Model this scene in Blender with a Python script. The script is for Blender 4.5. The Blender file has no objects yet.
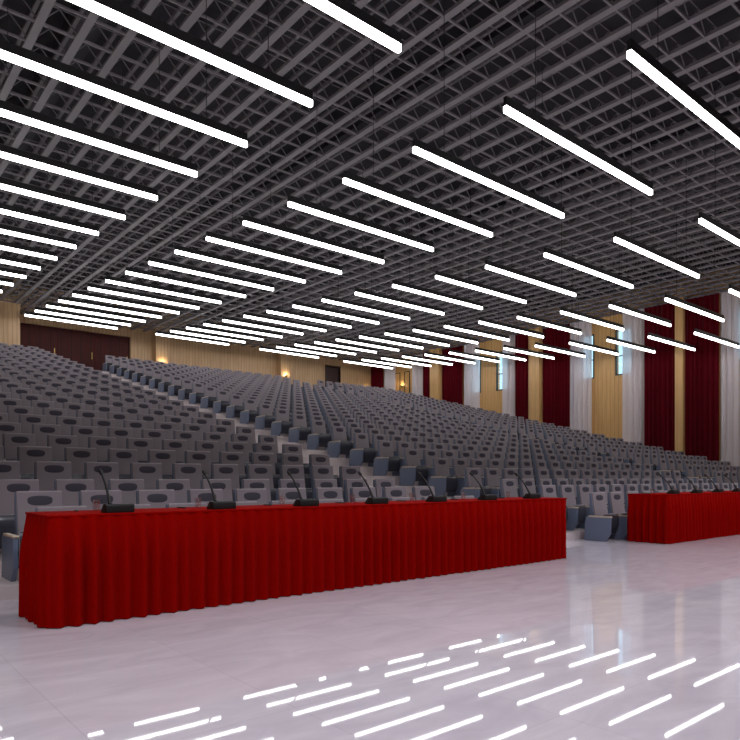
import bpy, bmesh, math, random
from mathutils import Vector, Matrix
random.seed(7)
SPOT = 300  # energy of each added fill spotlight over the front floor
PI = math.pi
sc = bpy.context.scene
C = sc.collection

# ------------------------------------------------------------------ materials
def lin(c):
    return tuple(((v/255)/12.92 if v/255 <= .04045 else ((v/255+.055)/1.055)**2.4) for v in c) + (1.0,)

def mat(name, rgb, rough=.6, metal=0, spec=.5, bump=None, vary=None, coat=0, sheen=0):
    m = bpy.data.materials.new(name); m.use_nodes = True
    nt = m.node_tree; b = nt.nodes['Principled BSDF']
    b.inputs['Base Color'].default_value = lin(rgb)
    b.inputs['Roughness'].default_value = rough
    b.inputs['Metallic'].default_value = metal
    b.inputs['Specular IOR Level'].default_value = spec
    b.inputs['Coat Weight'].default_value = coat
    b.inputs['Sheen Weight'].default_value = sheen
    tc = nt.nodes.new('ShaderNodeTexCoord')
    if vary:                       # (scale, second colour, detail)
        n = nt.nodes.new('ShaderNodeTexNoise'); n.inputs['Scale'].default_value = vary[0]
        n.inputs['Detail'].default_value = vary[2]
        nt.links.new(tc.outputs['Object'], n.inputs['Vector'])
        r = nt.nodes.new('ShaderNodeValToRGB')
        r.color_ramp.elements[0].position = .35; r.color_ramp.elements[1].position = .65
        r.color_ramp.elements[0].color = lin(rgb); r.color_ramp.elements[1].color = lin(vary[1])
        nt.links.new(n.outputs['Fac'], r.inputs['Fac']); nt.links.new(r.outputs['Color'], b.inputs['Base Color'])
    if bump:                       # (scale, strength)
        n = nt.nodes.new('ShaderNodeTexNoise'); n.inputs['Scale'].default_value = bump[0]
        nt.links.new(tc.outputs['Object'], n.inputs['Vector'])
        bp = nt.nodes.new('ShaderNodeBump'); bp.inputs['Strength'].default_value = bump[1]; bp.inputs['Distance'].default_value = .002
        nt.links.new(n.outputs['Fac'], bp.inputs['Height']); nt.links.new(bp.outputs['Normal'], b.inputs['Normal'])
    return m

def emis(name, col, s):
    m = bpy.data.materials.new(name); m.use_nodes = True
    nt = m.node_tree; nt.nodes.clear()
    e = nt.nodes.new('ShaderNodeEmission'); e.inputs['Color'].default_value = (*col, 1); e.inputs['Strength'].default_value = s
    o = nt.nodes.new('ShaderNodeOutputMaterial'); nt.links.new(e.outputs[0], o.inputs[0])
    return m

def wood(name, c1, c2, joint, axis, pitch, rough=.45):
    """vertical boards: colour grain stretched along z, thin joints every `pitch` metres along `axis`"""
    m = bpy.data.materials.new(name); m.use_nodes = True
    nt = m.node_tree; L = nt.links; b = nt.nodes['Principled BSDF']
    b.inputs['Roughness'].default_value = rough
    tc = nt.nodes.new('ShaderNodeTexCoord')
    mp = nt.nodes.new('ShaderNodeMapping'); mp.inputs['Scale'].default_value = (14, 14, .9)
    L.new(tc.outputs['Object'], mp.inputs['Vector'])
    n = nt.nodes.new('ShaderNodeTexNoise'); n.inputs['Scale'].default_value = 1.2; n.inputs['Detail'].default_value = 5
    L.new(mp.outputs[0], n.inputs['Vector'])
    r = nt.nodes.new('ShaderNodeValToRGB')
    r.color_ramp.elements[0].position = .3; r.color_ramp.elements[1].position = .7
    r.color_ramp.elements[0].color = lin(c1); r.color_ramp.elements[1].color = lin(c2)
    L.new(n.outputs['Fac'], r.inputs['Fac'])
    sp = nt.nodes.new('ShaderNodeSeparateXYZ'); L.new(tc.outputs['Object'], sp.inputs[0])
    dv = nt.nodes.new('ShaderNodeMath'); dv.operation = 'DIVIDE'; dv.inputs[1].default_value = pitch
    L.new(sp.outputs[axis], dv.inputs[0])
    fr = nt.nodes.new('ShaderNodeMath'); fr.operation = 'FRACT'; L.new(dv.outputs[0], fr.inputs[0])
    lt = nt.nodes.new('ShaderNodeMath'); lt.operation = 'LESS_THAN'; lt.inputs[1].default_value = .07
    L.new(fr.outputs[0], lt.inputs[0])
    mx = nt.nodes.new('ShaderNodeMix'); mx.data_type = 'RGBA'
    L.new(lt.outputs[0], mx.inputs['Factor']); L.new(r.outputs[0], mx.inputs['A']); mx.inputs['B'].default_value = lin(joint)
    L.new(mx.outputs['Result'], b.inputs['Base Color'])
    bp = nt.nodes.new('ShaderNodeBump'); bp.inputs['Strength'].default_value = .4; bp.inputs['Distance'].default_value = .01; bp.invert = True
    L.new(lt.outputs[0], bp.inputs['Height']); L.new(bp.outputs[0], b.inputs['Normal'])
    return m

def marble():
    m = bpy.data.materials.new('polished_marble'); m.use_nodes = True
    nt = m.node_tree; L = nt.links; b = nt.nodes['Principled BSDF']
    tc = nt.nodes.new('ShaderNodeTexCoord')
    mp = nt.nodes.new('ShaderNodeMapping'); mp.inputs['Scale'].default_value = (1.0, 2.6, 1); mp.inputs['Rotation'].default_value = (0, 0, .5)
    L.new(tc.outputs['Object'], mp.inputs[0])
    n = nt.nodes.new('ShaderNodeTexNoise'); n.inputs['Scale'].default_value = 1.6; n.inputs['Detail'].default_value = 9; n.inputs['Roughness'].default_value = .62
    n.inputs['Distortion'].default_value = 1.2
    L.new(mp.outputs[0], n.inputs['Vector'])
    r = nt.nodes.new('ShaderNodeValToRGB'); e = r.color_ramp.elements
    e[0].position = .33; e[0].color = lin(FLOOR_A); e[1].position = .68; e[1].color = lin(FLOOR_B)
    L.new(n.outputs['Fac'], r.inputs['Fac'])
    br = nt.nodes.new('ShaderNodeTexBrick'); br.offset = 0; br.inputs['Scale'].default_value = 1
    br.inputs['Brick Width'].default_value = .8; br.inputs['Row Height'].default_value = .8
    br.inputs['Mortar Size'].default_value = .0025
    br.inputs['Color1'].default_value = (1, 1, 1, 1); br.inputs['Color2'].default_value = (.96, .96, .97, 1); br.inputs['Mortar'].default_value = (.84, .84, .84, 1)
    L.new(tc.outputs['Object'], br.inputs['Vector'])
    mx = nt.nodes.new('ShaderNodeMix'); mx.data_type = 'RGBA'; mx.blend_type = 'MULTIPLY'; mx.inputs['Factor'].default_value = 1
    L.new(r.outputs[0], mx.inputs['A']); L.new(br.outputs['Color'], mx.inputs['B'])
    L.new(mx.outputs['Result'], b.inputs['Base Color'])
    b.inputs['Roughness'].default_value = .025
    b.inputs['Specular IOR Level'].default_value = .6
    return m

def sheer():
    m = bpy.data.materials.new('sheer_cloth'); m.use_nodes = True
    nt = m.node_tree; nt.nodes.clear(); L = nt.links
    d = nt.nodes.new('ShaderNodeBsdfDiffuse'); d.inputs['Color'].default_value = lin((250, 246, 252))
    t = nt.nodes.new('ShaderNodeBsdfTranslucent'); t.inputs['Color'].default_value = lin((250, 246, 252))
    p = nt.nodes.new('ShaderNodeBsdfTransparent')
    a = nt.nodes.new('ShaderNodeMixShader'); a.inputs[0].default_value = .18
    L.new(d.outputs[0], a.inputs[1]); L.new(t.outputs[0], a.inputs[2])
    c = nt.nodes.new('ShaderNodeMixShader'); c.inputs[0].default_value = .17
    L.new(a.outputs[0], c.inputs[1]); L.new(p.outputs[0], c.inputs[2])
    o = nt.nodes.new('ShaderNodeOutputMaterial'); L.new(c.outputs[0], o.inputs[0])
    return m

def glassy(name, tint=(1, 1, 1), refl=.08):
    m = bpy.data.materials.new(name); m.use_nodes = True
    nt = m.node_tree; nt.nodes.clear(); L = nt.links
    p = nt.nodes.new('ShaderNodeBsdfTransparent'); p.inputs['Color'].default_value = (*tint, 1)
    g = nt.nodes.new('ShaderNodeBsdfGlossy'); g.inputs['Roughness'].default_value = .03
    c = nt.nodes.new('ShaderNodeMixShader'); c.inputs[0].default_value = refl
    L.new(p.outputs[0], c.inputs[1]); L.new(g.outputs[0], c.inputs[2])
    o = nt.nodes.new('ShaderNodeOutputMaterial'); L.new(c.outputs[0], o.inputs[0])
    return m

FLOOR_A, FLOOR_B = (214, 206, 218), (232, 225, 235)
M = dict(
    marble=marble(),
    tier=mat('terrace_stone', (228, 216, 216), .35, vary=(3, (212, 200, 202), 4)),
    fabric=mat('grey_chair_fabric', (143, 134, 141), .85, bump=(220, .4), sheen=.3),
    oval=mat('dark_oval_pad', (72, 68, 80), .9, bump=(220, .4)),  # darker tone of the oval on each chair back
    shell=mat('blue_grey_plastic', (106, 118, 142), .45),
    under=mat('dark_seat_plastic', (66, 66, 76), .25),
    arm=mat('pale_armrest_wood', (214, 198, 180), .4, vary=(9, (196, 178, 158), 4)),
    red=mat('red_table_cloth', (146, 4, 0), 1, bump=(160, .3), spec=.05),
    velvet=mat('crimson_velvet', (92, 0, 18), .9, bump=(90, .3), spec=.15),
    sheer=sheer(),
    black=mat('matt_black_plastic', (13, 13, 14), .6),
    housing=mat('black_lamp_housing', (26, 26, 28), .5),
    cable=mat('black_cable', (20, 20, 22), .6),
    led=emis('white_led', (1, .985, .98), 9.5),
    beam=mat('grey_ceiling_steel', (126, 121, 126), .6),
    beam2=mat('grey_ceiling_rod', (122, 117, 122), .6),
    slab=mat('charcoal_ceiling', (56, 53, 60), .8, vary=(.8, (44, 42, 48), 3)),
    duct=mat('dark_duct', (50, 48, 55), .6),
    woodx=wood('oak_boards_back', (206, 172, 132), (188, 152, 110), (136, 104, 70), 'X', .16),
    woody=wood('oak_boards_side', (234, 188, 122), (218, 168, 102), (172, 128, 76), 'Y', .19),
    pil=wood('oak_pilaster', (226, 182, 122), (212, 166, 106), (198, 152, 94), 'Y', .31),
    door=wood('dark_red_door_boards', (74, 14, 8), (60, 10, 7), (30, 5, 4), 'X', .42, .75),
    door2=mat('dark_red_door', (44, 6, 6), .5),
    frame=mat('black_window_frame', (20, 22, 24), .4),
    pane=glassy('window_glass', refl=.01),
    glass=glassy('clear_glass', (.97, .97, .98), .16),
    wall=mat('off_white_wall', (170, 160, 150), .8, vary=(2, (164, 154, 144), 3)),
    brass=mat('brass', (180, 150, 90), .3, metal=1),
    lampglow=emis('warm_lamp_glow', (1, .8, .5), 5.0),
)

# ------------------------------------------------------------------ mesh helpers
class MB:
    def __init__(s): s.v = []; s.f = []; s.mi = []
    def add(s, vs, fs, mi=0):
        k = len(s.v); s.v += [tuple(v) for v in vs]; s.f += [tuple(i+k for i in f) for f in fs]; s.mi += [mi]*len(fs); return s
    def box(s, x0, x1, y0, y1, z0, z1, mi=0):
        return s.add([(x0,y0,z0),(x1,y0,z0),(x1,y1,z0),(x0,y1,z0),(x0,y0,z1),(x1,y0,z1),(x1,y1,z1),(x0,y1,z1)],
                     [(0,3,2,1),(4,5,6,7),(0,1,5,4),(1,2,6,5),(2,3,7,6),(3,0,4,7)], mi)
    def bar(s, a, b, w, h=None, mi=0):
        """square rod between two points"""
        h = h or w; a = Vector(a); b = Vector(b); d = (b-a).normalized()
        up = Vector((0,0,1)) if abs(d.z) < .95 else Vector((1,0,0))
        x = d.cross(up).normalized()*w/2; y = d.cross(x).normalized()*h/2
        vs = [a-x-y, a+x-y, a+x+y, a-x+y, b-x-y, b+x-y, b+x+y, b-x+y]
        return s.add(vs, [(0,1,2,3),(7,6,5,4),(0,4,5,1),(1,5,6,2),(2,6,7,3),(3,7,4,0)], mi)
    def tube(s, pts, r, n=10, mi=0):
        rs = r if isinstance(r, (list, tuple)) else [r]*len(pts)
        pts = [Vector(p) for p in pts]; k = len(s.v); fs = []; vs = []
        for i, p in enumerate(pts):
            d = (pts[min(i+1, len(pts)-1)] - pts[max(i-1, 0)]).normalized()
            up = Vector((1,0,0)) if abs(d.x) < .9 else Vector((0,1,0))
            a = d.cross(up).normalized(); b = d.cross(a).normalized()
            for j in range(n):
                t = 2*PI*j/n; vs.append(p + (a*math.cos(t) + b*math.sin(t))*rs[i])
        for i in range(len(pts)-1):
            for j in range(n):
                fs.append((i*n+j, i*n+(j+1)%n, (i+1)*n+(j+1)%n, (i+1)*n+j))
        fs.append(tuple(range(n))[::-1]); fs.append(tuple((len(pts)-1)*n+j for j in range(n)))
        return s.add(vs, fs, mi)
    def prism(s, prof, x0, x1, mi=0):
        """(y,z) outline extruded along x"""
        n = len(prof); vs = [(x0,y,z) for y,z in prof] + [(x1,y,z) for y,z in prof]
        fs = [tuple(range(n))[::-1], tuple(range(n, 2*n))] + [(i,(i+1)%n,n+(i+1)%n,n+i) for i in range(n)]
        return s.add(vs, fs, mi)
    def mesh(s, name, mats, smooth=False, bevel=0, segs=2):
        me = bpy.data.meshes.new(name); me.from_pydata(s.v, [], s.f)
        for m in mats: me.materials.append(m)
        me.polygons.foreach_set('material_index', s.mi)
        bm = bmesh.new(); bm.from_mesh(me)
        bmesh.ops.recalc_face_normals(bm, faces=bm.faces)
        if bevel:
            es = [e for e in bm.edges if len(e.link_faces) == 2 and e.calc_face_angle(0) > .5]
            bmesh.ops.bevel(bm, geom=es, offset=bevel, segments=segs, profile=.6, affect='EDGES', clamp_overlap=True)
        bm.to_mesh(me); bm.free()
        if smooth:
            me.polygons.foreach_set('use_smooth', [True]*len(me.polygons))
            me.set_sharp_from_angle(angle=math.radians(40))
        me.update()
        return me
    def obj(s, name, mats, parent=None, **k):
        return link(name, s.mesh(name, mats if isinstance(mats, list) else [mats], **k), parent)

def link(name, me, parent=None):
    o = bpy.data.objects.new(name, me); C.objects.link(o); o.parent = parent; return o
def empty(name, loc, rz=0):
    o = bpy.data.objects.new(name, None); C.objects.link(o); o.location = loc; o.rotation_euler.z = rz
    o.empty_display_size = .1; return o
def tag(o, label, cat, group=None):
    o['label'] = label; o['category'] = cat
    if group: o['group'] = group
    return o
def struct(o):
    o['kind'] = 'structure'; return o
def copy_tree(o, parent=None, kids={}):
    c = o.copy(); C.objects.link(c); c.parent = parent
    for ch in kids.get(o.name, []): copy_tree(ch, c, kids)
    return c
ORD = ['first','second','third','fourth','fifth','sixth','seventh','eighth','ninth','tenth','eleventh','twelfth','thirteenth','fourteenth','fifteenth','sixteenth','seventeenth','eighteenth','nineteenth','twentieth','twenty-first','twenty-second','twenty-third','twenty-fourth','twenty-fifth','twenty-sixth','twenty-seventh','twenty-eighth','twenty-ninth']

# ------------------------------------------------------------------ measures
XL, XR = -7.0, 25.9          # side walls
YF, YB = -6.0, 30.5          # wall behind the viewer, back wall
H = 7.87                     # underside of ceiling lattice
NROW = 28
def tier_z(n): return [0, .115, .22][n] if n < 3 else .22 + .206*(n-2)
def row_y(n): return 5.70 + .83*n if n else 5.79
def tier_y(n): return 6.03 + .83*(n-1)
def project(x, y, z):
    d = .6448*x + .7644*y; r = .7644*x - .6448*y
    return 370 + 658*r/d, 478 - 658*(z-1)/d, d

# ------------------------------------------------------------------ shell
struct(MB().box(XL, XR, YF, 6.03, -.2, 0).obj('floor', M['marble']))
for n in range(1, NROW):
    y1 = YB if n == NROW-1 else tier_y(n+1)
    o = MB().box(XL, XR, tier_y(n), y1, -.2, tier_z(n)).obj('floor_step', M['tier']); struct(o)
struct(MB().box(XL-.2, XL, YF, YB, -.2, H+1.4).obj('wall_left', M['woody']))
struct(MB().box(XL-.2, XR+.2, YF-.2, YF, -.2, H+1.4).obj('wall_front', M['wall']))
struct(MB().box(XL-.2, XR+.2, YF-.2, YB+.2, H+1.2, H+1.4).obj('ceiling', M['slab']))

# back wall, with the recess for the wide door and the narrow door
b = MB()
DX0, DX1, DZ = 6.5, 11.19, 7.53
EX0, EX1, EZ = 22.4, 23.42, 7.45
TZ = tier_z(NROW-1)
b.box(XL, DX0, YB, YB+.2, -.2, H+1.2); b.box(DX1, EX0, YB, YB+.2, -.2, H+1.2); b.box(EX1, XR, YB, YB+.2, -.2, H+1.2)
b.box(DX0, DX1, YB, YB+.2, DZ, H+1.2); b.box(EX0, EX1, YB, YB+.2, EZ, H+1.2)
b.box(DX0, DX1, YB, YB+.2, -.2, TZ); b.box(EX0, EX1, YB, YB+.2, -.2, TZ)
struct(b.obj('wall_back', M['woodx']))
struct(MB().box(XL, 6.2, 28.8, YB, TZ, H+1.2).obj('wall_back_left', M['woodx']))
# wide dark red door: leaves
d1 = struct(empty('door_1', (DX0, YB, TZ)))
w = (DX1-DX0)/3
for i in range(3):
    lf = MB().box(i*w+.008, (i+1)*w-.008, .10, .16, 0, DZ-TZ-.01).obj('door_leaf', M['door'], d1, bevel=.006)
    hd = MB(); hd.box((i+.9)*w, (i+.9)*w+.03, .04, .07, .95, 1.25); hd.box((i+.9)*w+.005, (i+.9)*w+.025, .06, .105, .97, .99); hd.box((i+.9)*w+.005, (i+.9)*w+.025, .06, .105, 1.21, 1.23)
    hd.obj('door_handle', M['brass'], lf, bevel=.004)
d2 = struct(empty('door_2', (EX0, YB, TZ)))
lf = MB().box(.01, EX1-EX0-.01, .08, .13, 0, EZ-TZ-.01).obj('door_leaf', M['door2'], d2, bevel=.006)
MB().box(.08, .11, .03, .08, .95, 1.15).obj('door_handle', M['brass'], lf, bevel=.004)
fr = MB(); fr.box(-.05, .0, -.02, .12, 0, EZ-TZ+.05); fr.box(EX1-EX0, EX1-EX0+.05, -.02, .12, 0, EZ-TZ+.05); fr.box(0, EX1-EX0, -.02, .12, EZ-TZ, EZ-TZ+.05)
fr.obj('door_frame', M['door2'], d2)
for nm_, dd, x_, z_ in (('door_backing', d1, DX1-DX0, DZ-TZ), ('door_backing', d2, EX1-EX0, EZ-TZ)):
    MB().box(-.1, x_+.1, .2, .26, -.1, z_+.1).obj(nm_, M['door2'], dd)  # dark backing added to block bright sky behind the leaf gaps
# pilasters on the back wall
for n, (x0, x1) in enumerate(((12.23, 12.83), (19.12, 19.72))):
    struct(MB().box(x0, x1, YB-.42, YB, TZ, H+.5).obj('trim_back_%d' % (n+1), M['woodx'], bevel=.006))

# right wall: holes for the windows
WZ0, WZ1 = 5.33, 7.25
BAYS = [8.55, 14.98, 21.35]                        # centre of every windowed bay along y
WIN = []
for c in BAYS: WIN += [(c-1.15, c-.40), (c+.60, c+1.25)]
cuts = [YF] + [v for w_ in WIN for v in w_] + [YB+.2]
b = MB()
for i in range(len(cuts)-1):
    if i % 2 == 0: b.box(XR, XR+.25, cuts[i], cuts[i+1], -.2, H+1.2)
    else:
        b.box(XR, XR+.25, cuts[i], cuts[i+1], -.2, WZ0); b.box(XR, XR+.25, cuts[i], cuts[i+1], WZ1, H+1.2)
struct(b.obj('wall_right', M['woody']))
for i, (a, c) in enumerate(WIN):
    wi = struct(empty('window_%d' % (i+1), (XR, a, WZ0)))
    L_, Hh = c-a, WZ1-WZ0; f = MB(); t = .045
    f.box(-.03, .08, 0, t, 0, Hh); f.box(-.03, .08, L_-t, L_, 0, Hh); f.box(-.03, .08, t, L_-t, 0, t); f.box(-.03, .08, t, L_-t, Hh-t, Hh)
    f.box(-.02, .06, t, L_-t, .80, .80+.03)
    f.obj('window_frame', M['frame'], wi)
    MB().box(.02, .028, t, L_-t, t, Hh-t).obj('pane', M['pane'], wi)
# pilasters of the right wall
for n, (y0, y1, s_) in enumerate(((11.58, 11.88, .42), (18.09, 18.68, .48), (24.48, 25.13, .48), (5.0, 5.6, .42))):
    struct(MB().box(XR-s_, XR, y0, y1, 0, H+.5).obj('trim_side_%d' % (n+1), M['pil'], bevel=.006))
# timber framed panels in the furthest bay
for n, (y0, y1) in enumerate(((27.18, 27.62), (27.98, 28.42))):
    w3 = struct(empty('door_%d' % (n+3), (XR, y0, TZ)))
    f = MB(); t = .04; L_ = y1-y0; Hh = 7.1-TZ
    f.box(-.03, 0, 0, t, 0, Hh); f.box(-.03, 0, L_-t, L_, 0, Hh); f.box(-.03, 0, t, L_-t, Hh-t, Hh)
    f.obj('door_frame', M['frame'], w3)
    MB().box(-.012, 0, t, L_-t, 0, Hh-t).obj('door_leaf', M['woody'], w3)

# ------------------------------------------------------------------ curtains
def curtain(name, y0, y1, x, m, wl, amp, label, group, z0):
    o = empty(name, (x, y0, z0))
    n = int((y1-y0)/.012); vs = []; fs = []; rows = 9; hh = H + .05 - z0
    ph = random.random()*6
    for j in range(rows):
        z = hh*j/(rows-1); a = amp*(1-.25*j/(rows-1))
        for i in range(n+1):
            s_ = (y1-y0)*i/n
            q = 2*PI*s_/wl + ph + .7*math.sin(s_*5+ph)
            vs.append((a*(math.sin(q)+.25*math.sin(2.3*q+j*.12)), s_, z))
    for j in range(rows-1):
        for i in range(n):
            k = j*(n+1)+i; fs.append((k, k+1, k+n+2, k+n+1))
    mb = MB().add(vs, fs); c = mb.obj('curtain_cloth', m, o, smooth=True)
    rl = MB().tube([(0, -.02, hh-.02), (0, y1-y0+.02, hh-.02)], .015, 8).obj('curtain_rail', M['housing'], o)
    tag(o, label, 'curtain', group)
def tier_at(y):
    n = max(0, int((y-6.03)/.83)+1) if y > 6.03 else 0
    return tier_z(min(n, NROW-1))
reds = [(10.33, 11.54), (11.92, 13.19), (16.64, 18.05), (18.72, 19.6), (22.98, 24.44), (25.17, 25.92), (29.24, 30.30)]
rtxt = ['crimson velvet curtain rightmost, between white drape and slim oak pilaster',
        'crimson velvet curtain on the left of the slim nearest oak pilaster',
        'crimson velvet curtain just right of the middle oak pilaster',
        'narrow crimson velvet curtain just left of the middle oak pilaster',
        'crimson velvet curtain just right of the far oak pilaster',
        'narrow crimson velvet curtain just left of the far oak pilaster',
        'crimson velvet curtain in the far corner, lit red by a wall lamp']
for (a, c), t in zip(reds, rtxt):
    curtain('curtain', a, c, XR-.24, M['velvet'], .19, .045, t, 'crimson curtains on the side wall', tier_at(c)+.01)
sheers = [(9.22, 10.31), (13.21, 14.17), (15.62, 16.62), (19.62, 20.47), (21.95, 22.96), (25.94, 26.84), (28.16, 29.22)]
wtxt = ['white sheer curtain rightmost in the hall, cut by the picture edge',
        'white sheer curtain right of the nearest oak panel, over a bright window',
        'white sheer curtain left of the nearest oak panel, over a window',
        'white sheer curtain right of the second oak panel with the bright window strip',
        'white sheer curtain left of the second oak panel, over a window',
        'white sheer curtain right of the dim framed panels near the corner',
        'white sheer curtain left of the dim framed panels, nearest the corner']
for (a, c), t in zip(sheers, wtxt):
    curtain('curtain', a, c, XR-.16, M['sheer'], .24, .08, t, 'white sheer curtains on the side wall', tier_at(c)+.01)

# ------------------------------------------------------------------ ceiling lattice
G = .577; X0g = .86; Y0g = 1.6
gx = [X0g + G*i - 3*G for i in range(int((XR-X0g)/G)+4)]; gx = [x for x in gx if x < XR-.1]
gy = [Y0g + G*i for i in range(int((YB-Y0g)/G)+1)]; gy = [y for y in gy if y < YB-.05]
TH = .36
bm_ = MB().box(-.062, .062, Y0g-.3, YB, 0, .055)
bm_.box(-.028, .028, Y0g-.3, YB, TH, TH+.06)
me = bm_.mesh('ceiling_beam', [M['beam']])
for x in gx:
    o = link('ceiling_beam', me); o.location = (x, 0, H); struct(o)
tr = MB().box(gx[0]-.3, XR, -.016, .016, .0, .035); tr.box(gx[0]-.3, XR, -.007, .007, TH-.014, TH)
for i in range(len(gx)-1):
    a, c = gx[i], gx[i+1]; m_ = (a+c)/2
    tr.bar((a, 0, .03), (m_, 0, TH-.015), .016); tr.bar((m_, 0, TH-.015), (c, 0, .03), .016)
me = tr.mesh('ceiling_truss', [M['beam2']])
for y in gy:
    o = link('ceiling_truss', me); o.location = (0, y, H+.002); struct(o)
# dark ducts and purlins above the lattice
me = MB().box(-.22, .22, Y0g, YB, 0, .26).mesh('ceiling_duct', [M['duct']])
for x in (3.4, 8.9, 14.4, 19.9, 24.4):
    o = link('ceiling_duct', me); o.location = (x, 0, H+.5); struct(o)

# ------------------------------------------------------------------ pendant strip lights
A = 6.1; LEN = .573*A; PIT = .846*A; W2 = .024
hous = MB().box(0, LEN, -W2, W2, .045, .155).mesh('housing', [M['housing']], bevel=.003, segs=1)
lens_me = MB().box(.002, LEN-.002, -W2+.001, W2-.001, -.028, .0445).mesh('diffuser', [M['led']])
col_words = ['leftmost column', 'second column from the left', 'third column from the left', 'fourth column from the left', 'rightmost column']
kk = 0
for c in range(5):
    x = A + (c-1)*PIT + .05
    vis = []
    for k in range(-3, 14):
        y = (1.2972 + .2509*k)*A; z = 1 + (.741 + .02162*k)*A + .02*max(0, -k)
        u0, v0, d0 = project(x, y, z); u1, v1, d1_ = project(x+LEN, y, z)
        inside = u1 > 0 and u0 < 740 and max(v0, v1) > 0 and min(d0, d1_) > .2
        vis.append((k, y, z, inside))
    first = True; num = 0
    for k, y, z, inside in vis:
        o = empty('pendant_light', (x, y, z))
        link('housing', hous, o); link('diffuser', lens_me, o)
        for fx in (.17, .83):
            MB().tube([(LEN*fx, 0, .16), (LEN*fx, 0, H-z)], .0045, 6).obj('cable', M['cable'], o)
        if inside:
            t = 'long white strip light under the ceiling, %s, %s from the front' % (col_words[c], ORD[num]); num += 1
        else:
            t = 'long white strip light hanging above the front of the hall, beyond the frame'
        tag(o, t, 'ceiling light', 'pendant strip lights under the ceiling lattice')

# ------------------------------------------------------------------ chairs
BW, BT = .38, .035
def chair_meshes():
    r = {}
    # cushion: gently curved outline, front face at y about 0, leaning back
    prof_f = [(-.045, .31), (-.05, .38), (-.035, .48), (-.012, .60), (.002, .70), (.006, .745)]
    prof_b = [(.028, .758), (.04, .745), (.034, .70), (.02, .60), (-.003, .48), (-.018, .38), (-.012, .31)]
    r['backrest'] = MB().prism(prof_f+prof_b, -BW/2, BW/2).mesh('backrest', [M['fabric']], smooth=True, bevel=.009)
    sh = [(-.010, .29), (-.016, .38), (-.001, .48), (.022, .60), (.036, .70), (.042, .750), (.066, .740), (.062, .60), (.045, .45), (.03, .29)]
    r['back_shell'] = MB().prism(sh, -BW/2-.008, BW/2+.008).mesh('back_shell', [M['shell']], smooth=True, bevel=.006)
    # darker oval near the top of the back : low elliptical dome standing proud of the cushion
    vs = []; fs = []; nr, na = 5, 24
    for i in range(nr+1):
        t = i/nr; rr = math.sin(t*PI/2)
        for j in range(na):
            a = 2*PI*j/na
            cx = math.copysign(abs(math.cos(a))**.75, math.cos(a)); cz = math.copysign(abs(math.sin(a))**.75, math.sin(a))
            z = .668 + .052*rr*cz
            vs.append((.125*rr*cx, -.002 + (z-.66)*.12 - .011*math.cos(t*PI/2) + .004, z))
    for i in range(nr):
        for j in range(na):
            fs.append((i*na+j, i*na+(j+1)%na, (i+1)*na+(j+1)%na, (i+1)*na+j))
    r['oval_pad'] = MB().add(vs, fs).mesh('oval_pad', [M['oval']], smooth=True)
    # tipped-up seat: cushion behind, curved dark shell in front
    s_ = MB().prism([(-.075, .13), (-.115, .40), (-.155, .425), (-.165, .40), (-.135, .12)], -.215, .215, 0)
    s_.prism([(-.135, .105), (-.172, .40), (-.19, .425), (-.225, .36), (-.225, .24), (-.19, .13), (-.155, .09)], -.222, .222, 1)
    r['seat'] = s_.mesh('seat', [M['fabric'], M['under']], smooth=True, bevel=.008)
    sp = [(.10, 0), (-.27, 0), (-.355, .12), (-.36, .375), (.07, .375)]
    r['side_panel'] = MB().prism(sp, -.02, .02).mesh('side_panel', [M['shell']], smooth=True, bevel=.005)
    r['armrest'] = MB().prism([(.02, .375), (-.365, .375), (-.375, .388), (-.36, .398), (.02, .398)], -.024, .024).mesh('armrest', [M['arm']], smooth=True, bevel=.004)
    r['base_bar'] = MB().box(-.245, .245, .0, .05, .10, .30).mesh('base_bar', [M['under']])
    return r
CM = chair_meshes()
for p_ in ('backrest', 'back_shell', 'oval_pad'):
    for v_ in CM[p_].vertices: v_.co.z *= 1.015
def make_chair(end):
    o = empty('auditorium_chair', (0,0,0))
    for p in ('backrest', 'back_shell', 'oval_pad', 'seat', 'base_bar'): link(p, CM[p], o)
    for sx in ((-1, 1) if end else (-1,)):
        q = link('side_panel', CM['side_panel'], o); q.location.x = sx*.275
        q = link('armrest', CM['armrest'], o); q.location.x = sx*.275
    return o
blocks = {'left': (1.57, 10), 'middle': (9.47, 16), 'right': (20.35, 10)}
spots = []
for n in range(NROW):
    for bn, (x0, cnt) in blocks.items():
        for k in range(cnt):
            x = x0 + .55*k
            if n == 0:
                if bn == 'right': continue
                if bn == 'middle': x += .31
            y, z = row_y(n), tier_z(n)
            u, v, d = project(x, y, z+.6)
            ul = project(x-.2, y, z+.6)[0]; ur = project(x+.2, y, z+.6)[0]
            spots.append((d, n, bn, k, cnt, x, y, z, ur > 2 and ul < 738))
        if bn == 'left':
            for k in (-1, -2)[:2 if n > 1 else 0]: spots.append((99, n, bn, k, cnt, x0+.55*k, row_y(n), tier_z(n), False))
spots.sort(key=lambda s: s[0])
seen = [s for s in spots if s[-1]]
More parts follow.
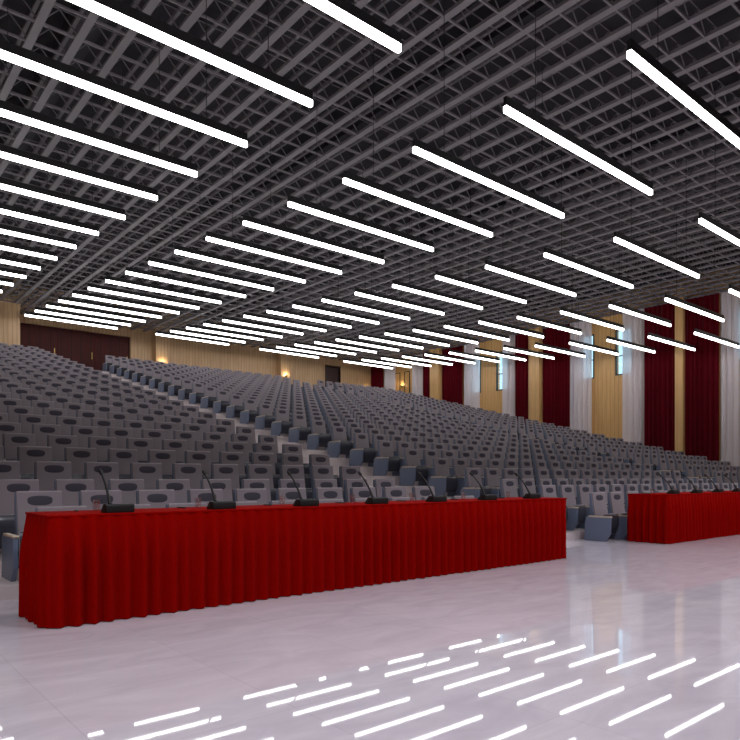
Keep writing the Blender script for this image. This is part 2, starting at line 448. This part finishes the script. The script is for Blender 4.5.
# the 300 that show largest; in the frame and nearest
single = seen[:300]; rest = seen[300:] + [s for s in spots if not s[-1]]
protos = {}
kids = {}
print('rows of singles', max(s[1] for s in single), len(rest))
for d, n, bn, k, cnt, x, y, z, _ in single:
    end = (k == cnt-1)
    if end not in protos:
        o = make_chair(end); protos[end] = o; kids[o.name] = [c for c in bpy.data.objects if c.parent == o]
    else:
        o = copy_tree(protos[end], None, kids)
    o.location = (x, y, z)
    rw = ORD[n]
    if bn == 'left':
        q = cnt-1-k; where = 'at the stair aisle' if q == 0 else '%s seat in from the stair aisle' % ORD[q]
        t = 'grey chair in the left block, %s row up, %s' % (rw, where)
    elif bn == 'middle':
        where = 'end seat on the stair aisle' if k == 0 else '%s seat in from the stair aisle' % ORD[k]
        t = 'grey chair in the middle block, %s row up, %s' % (rw, where)
    else:
        where = 'end seat on its left aisle' if k == 0 else '%s seat from its left aisle' % ORD[k]
        t = 'grey chair in the curtain-side block, %s row up, %s' % (rw, where)
    tag(o, t, 'chair', 'grey auditorium chairs on the terraces')
# all remaining chairs as one object
def join_meshes(items, name):
    mats = []; V = []; F = []; MI = []; k = 0
    cache = {}
    for me, off in items:
        if me.name not in cache:
            ix = []
            for m in me.materials:
                if m not in mats: mats.append(m)
                ix.append(mats.index(m))
            cache[me.name] = ([v.co.copy() for v in me.vertices], [tuple(p.vertices) for p in me.polygons], [ix[p.material_index] for p in me.polygons])
        v, f, mi = cache[me.name]
        V += [(a.x+off[0], a.y+off[1], a.z+off[2]) for a in v]
        F += [tuple(i+k for i in p) for p in f]; MI += mi; k += len(v)
    me = bpy.data.meshes.new(name); me.from_pydata(V, [], F)
    for m in mats: me.materials.append(m)
    me.polygons.foreach_set('material_index', MI); me.polygons.foreach_set('use_smooth', [True]*len(F))
    me.set_sharp_from_angle(angle=math.radians(40)); me.update()
    return me
items = []
for d, n, bn, k, cnt, x, y, z, _ in rest:
    for p in ('backrest', 'back_shell', 'oval_pad', 'seat', 'base_bar'): items.append((CM[p], (x, y, z)))
    for sx in ((-1, 1) if k == cnt-1 else (-1,)):
        items.append((CM['side_panel'], (x+sx*.275, y, z))); items.append((CM['armrest'], (x+sx*.275, y, z)))
o = link('auditorium_chairs', join_meshes(items, 'auditorium_chairs'))
o['kind'] = 'stuff'; tag(o, 'mass of small grey chairs filling the upper terraces towards the back wall', 'chair', 'grey auditorium chairs on the terraces')

# ------------------------------------------------------------------ draped tables
def draped_table(x0, x1, y0, y1, label):  # cloth down to the floor
    o = empty('conference_table', ((x0+x1)/2, (y0+y1)/2, 0)); hx, hy = (x1-x0)/2, (y1-y0)/2
    # top cloth
    MB().box(-hx-.01, hx+.01, -hy-.01, hy+.01, .738, .752).obj('tablecloth_top', M['red'], o, bevel=.005, smooth=True)
    path = []                                     # perimeter with outward normals
    corners = [(-hx,-hy),(hx,-hy),(hx,hy),(-hx,hy)]; norms = [(0,-1),(1,0),(0,1),(-1,0)]
    step = .010; s = 0
    for i in range(4):
        a, c = Vector(corners[i]), Vector(corners[(i+1)%4]); L_ = (c-a).length; n = int(L_/step)
        for j in range(n):
            t = j/n; p = a.lerp(c, t); nv = Vector(norms[i])
            if t*L_ < .03: nv = (nv*(.5+.5*t*L_/.03) + Vector(norms[i-1])*(.5-.5*t*L_/.03)).normalized()
            if (1-t)*L_ < .03: nv = (nv*(.5+.5*(1-t)*L_/.03) + Vector(norms[(i+1)%4])*(.5-.5*(1-t)*L_/.03)).normalized()
            path.append((p, nv, s + t*L_, i))
        s += L_
    rows = 12; vs = []; fs = []; N = len(path)
    jit = [random.uniform(-.25, .25) for _ in range(400)]
    amp = [random.uniform(.75, 1.2) for _ in range(400)]
    for j in range(rows):
        h = j/(rows-1); z = .748*(1-h) + .006*h
        for p, nv, s_, side in path:
            q = s_/.113; k = int(q); fr_ = q-k
            w_ = .5-.5*math.cos(2*PI*min(1, max(0, (fr_*(1+jit[k]*.4)))))
            w_ = w_**.85
            ramp = .12 + .88*min(1, h*2.6)
            off = .002 - .012*ramp + ramp*.056*w_*amp[k] + .004*h**1.5
            off += .004*h*math.sin(s_*3.1)
            q2 = p + nv*off
            vs.append((q2.x, q2.y, z))
    for j in range(rows-1):
        for i in range(N):
            fs.append((j*N+i, j*N+(i+1)%N, (j+1)*N+(i+1)%N, (j+1)*N+i))
    MB().add(vs, fs).obj('pleated_skirt', M['red'], o, smooth=True)
    return tag(o, label, 'table', 'long red draped tables')
TY0, TY1 = 4.70, 5.27
draped_table(1.18, 7.17, TY0, 5.28, 'long near table draped in pleated red cloth with seven microphones')
draped_table(9.84, 15.8, TY0, 5.33, 'long red draped table further off at right, partly outside the picture')

def make_mic():
    o = empty('desk_microphone', (0,0,0))
    bs = MB().prism([(-.055, 0), (-.055, .052), (-.045, .062), (.015, .062), (.065, .014), (.065, 0)], -.10, .10).obj('base', M['black'], o, bevel=.004, smooth=True)
    gr = MB()
    for i in range(6): gr.box(-.08+i*.013, -.073+i*.013, .022, .05, .030, .036)
    pts = [(-.06, -.01, .058), (-.06, .012, .10), (-.06, .045, .15), (-.06, .085, .20), (-.06, .13, .245), (-.06, .17, .278)]
    MB().tube(pts, [.012, .0105, .009, .008, .007, .007], 10).obj('gooseneck', M['black'], o, smooth=True)
    MB().tube([(-.06, .165, .274), (-.06, .172, .28), (-.06, .195, .298), (-.06, .21, .308)], [.008, .014, .014, .008], 10).obj('microphone_head', M['black'], o, smooth=True)
    MB().tube([(-.06, -.01, .06), (-.06, -.01, .068)], .016, 12).obj('collar', M['black'], o, smooth=True)
    return o
def make_glass():
    o = MB(); n = 20; prof = [(.0, .0), (.024, 0), (.030, .085), (.0275, .085), (.022, .006), (0, .006)]
    vs = []; fs = []
    for r_, z in prof:
        for j in range(n): vs.append((r_*math.cos(2*PI*j/n), r_*math.sin(2*PI*j/n), z))
    for i in range(len(prof)-1):
        for j in range(n): fs.append((i*n+j, i*n+(j+1)%n, (i+1)*n+(j+1)%n, (i+1)*n+j))
    return o.add(vs, fs).obj('drinking_glass', M['glass'], None, smooth=True)
mic0 = make_mic(); mkids = {mic0.name: [c for c in bpy.data.objects if c.parent == mic0]}
gl0 = make_glass()
pen0 = MB().tube([(0, -.07, .005), (0, .05, .005), (0, .07, .003)], [.005, .005, .0015], 8).obj('pen', M['black'], None, smooth=True)
used = False
mx_ = [(1.671+.8215*i, 0, i) for i in range(7)] + [(10.25+.824*i, 1, i) for i in range(4)]
for x, tb, i in mx_:
    if used: m_ = copy_tree(mic0, None, mkids); g_ = gl0.copy(); C.objects.link(g_); p_ = pen0.copy(); C.objects.link(p_)
    else: m_, g_, p_ = mic0, gl0, pen0; used = True
    m_.location = (x, 4.80, .7525); g_.location = (x-.05, 5.12, .7525); p_.location = (x-.19, 5.14, .7525)
    p_.rotation_euler.z = random.uniform(-.15, .15)
    wt = 'near red table' if tb == 0 else 'far right red table'
    tag(m_, 'black gooseneck desk microphone, %s from the left on the %s' % (ORD[i], wt), 'microphone', 'desk microphones on the red tables')
    tag(g_, 'small clear drinking glass behind the %s microphone on the %s' % (ORD[i], wt), 'glass', 'glasses on the red tables')
    tag(p_, 'black pen lying beside the %s glass on the %s' % (ORD[i], wt), 'pen', 'pens on the red tables')

# ------------------------------------------------------------------ wall lamps
def sconce(x, y, z, rz, label, power=7):
    o = empty('wall_lamp', (x, y, z), rz)
    MB().box(-.05, .05, -.015, 0, -.12, .08).obj('backplate', M['brass'], o, bevel=.004)
    MB().bar((0, -.01, -.04), (0, -.09, -.04), .02).obj('arm', M['brass'], o)
    n = 16; vs = []; fs = []
    prof = [(.045, -.05), (.06, .08), (.056, .08), (.041, -.05)]
    for r_, zz in prof:
        for j in range(n): vs.append((r_*math.cos(2*PI*j/n), -.11+r_*math.sin(2*PI*j/n), zz))
    for i in range(3):
        for j in range(n): fs.append((i*n+j, i*n+(j+1)%n, (i+1)*n+(j+1)%n, (i+1)*n+j))
    MB().add(vs, fs).obj('lamp_shade', M['brass'], o, smooth=True)
    MB().tube([(0, -.11, -.04), (0, -.11, .0), (0, -.11, .04)], [.015, .025, .012], 10).obj('bulb', M['lampglow'], o, smooth=True)
    ld = bpy.data.lights.new('lamp_light', 'POINT'); ld.energy = power; ld.color = (1, .78, .48); ld.shadow_soft_size = .04
    lo = bpy.data.objects.new('lamp_light', ld); C.objects.link(lo); lo.parent = o; lo.location = (0, -.13, .12)
    tag(o, label, 'wall lamp', 'warm wall lamps')
sconce(12.53, YB-.42, 6.35, 0, 'glowing wall lamp on the back wall pilaster beside the wide red door')
sconce(19.42, YB-.42, 6.45, 0, 'glowing wall lamp on the back wall pilaster behind the middle block')
sconce(25.45, YB, 6.25, 0, 'glowing wall lamp in the far corner beside the crimson curtain', 4)
sconce(XR, 27.30+.5, 6.25, -PI/2, 'glowing wall lamp between the dim framed panels on the side wall', 4)

# ------------------------------------------------------------------ unseen spotlights added to brighten the front floor
MB().tube([(XL+.3, 1.6, 6.1), (XR-.3, 1.6, 6.1)], .03, 10).obj('fill_light_bar', M['housing'])
tag(bpy.data.objects['fill_light_bar'], 'long black pipe added to carry fill spotlights over the front of the hall', 'light bar')
for i in range(8):
    x = -3 + 3.2*i
    o = empty('fill_spotlight', (x, 1.6, 6.07))
    MB().box(-.10, .10, -.02, .02, -.10, -.03).obj('yoke', M['housing'], o)
    MB().tube([(0, 0, -.08), (0, 0, -.2), (0, .02, -.42)], [.07, .1, .11], 16).obj('lamp_body', M['housing'], o, smooth=True)
    ld = bpy.data.lights.new('lamp_light', 'SPOT'); ld.energy = SPOT; ld.color = (.97, .95, 1); ld.spot_size = math.radians(118); ld.spot_blend = .4; ld.shadow_soft_size = .1
    lo = bpy.data.objects.new('lamp_light', ld); C.objects.link(lo); lo.parent = o; lo.location = (0, .02, -.47); lo.rotation_euler = (math.radians(3), 0, 0)
    tag(o, 'black fill spotlight added on the pipe over the front of the hall, beyond the frame', 'stage light', 'added fill spotlights on the pipe')

# ------------------------------------------------------------------ world, camera, view
w = bpy.data.worlds.new('World'); sc.world = w; w.use_nodes = True
bg = w.node_tree.nodes['Background']; bg.inputs['Color'].default_value = (.50, .80, 1.0, 1); bg.inputs['Strength'].default_value = 1.3
cd = bpy.data.cameras.new('Camera'); cd.sensor_width = 36; cd.lens = 658/740*36; cd.shift_y = (478-370)/740
cam = bpy.data.objects.new('Camera', cd); C.objects.link(cam)
cam.location = (0, 0, 1.0); cam.rotation_euler = (PI/2, 0, -math.atan2(.6448, .7644)); cd.clip_end = 200
sc.camera = cam
vs_ = sc.view_settings; vs_.view_transform = 'Standard'; vs_.look = 'None'; vs_.gamma = 1; vs_.use_curve_mapping = False; vs_.exposure = 0
sc.cycles.max_bounces = 8; sc.cycles.diffuse_bounces = 4; sc.cycles.transparent_max_bounces = 12
sc.cycles.sample_clamp_indirect = 8
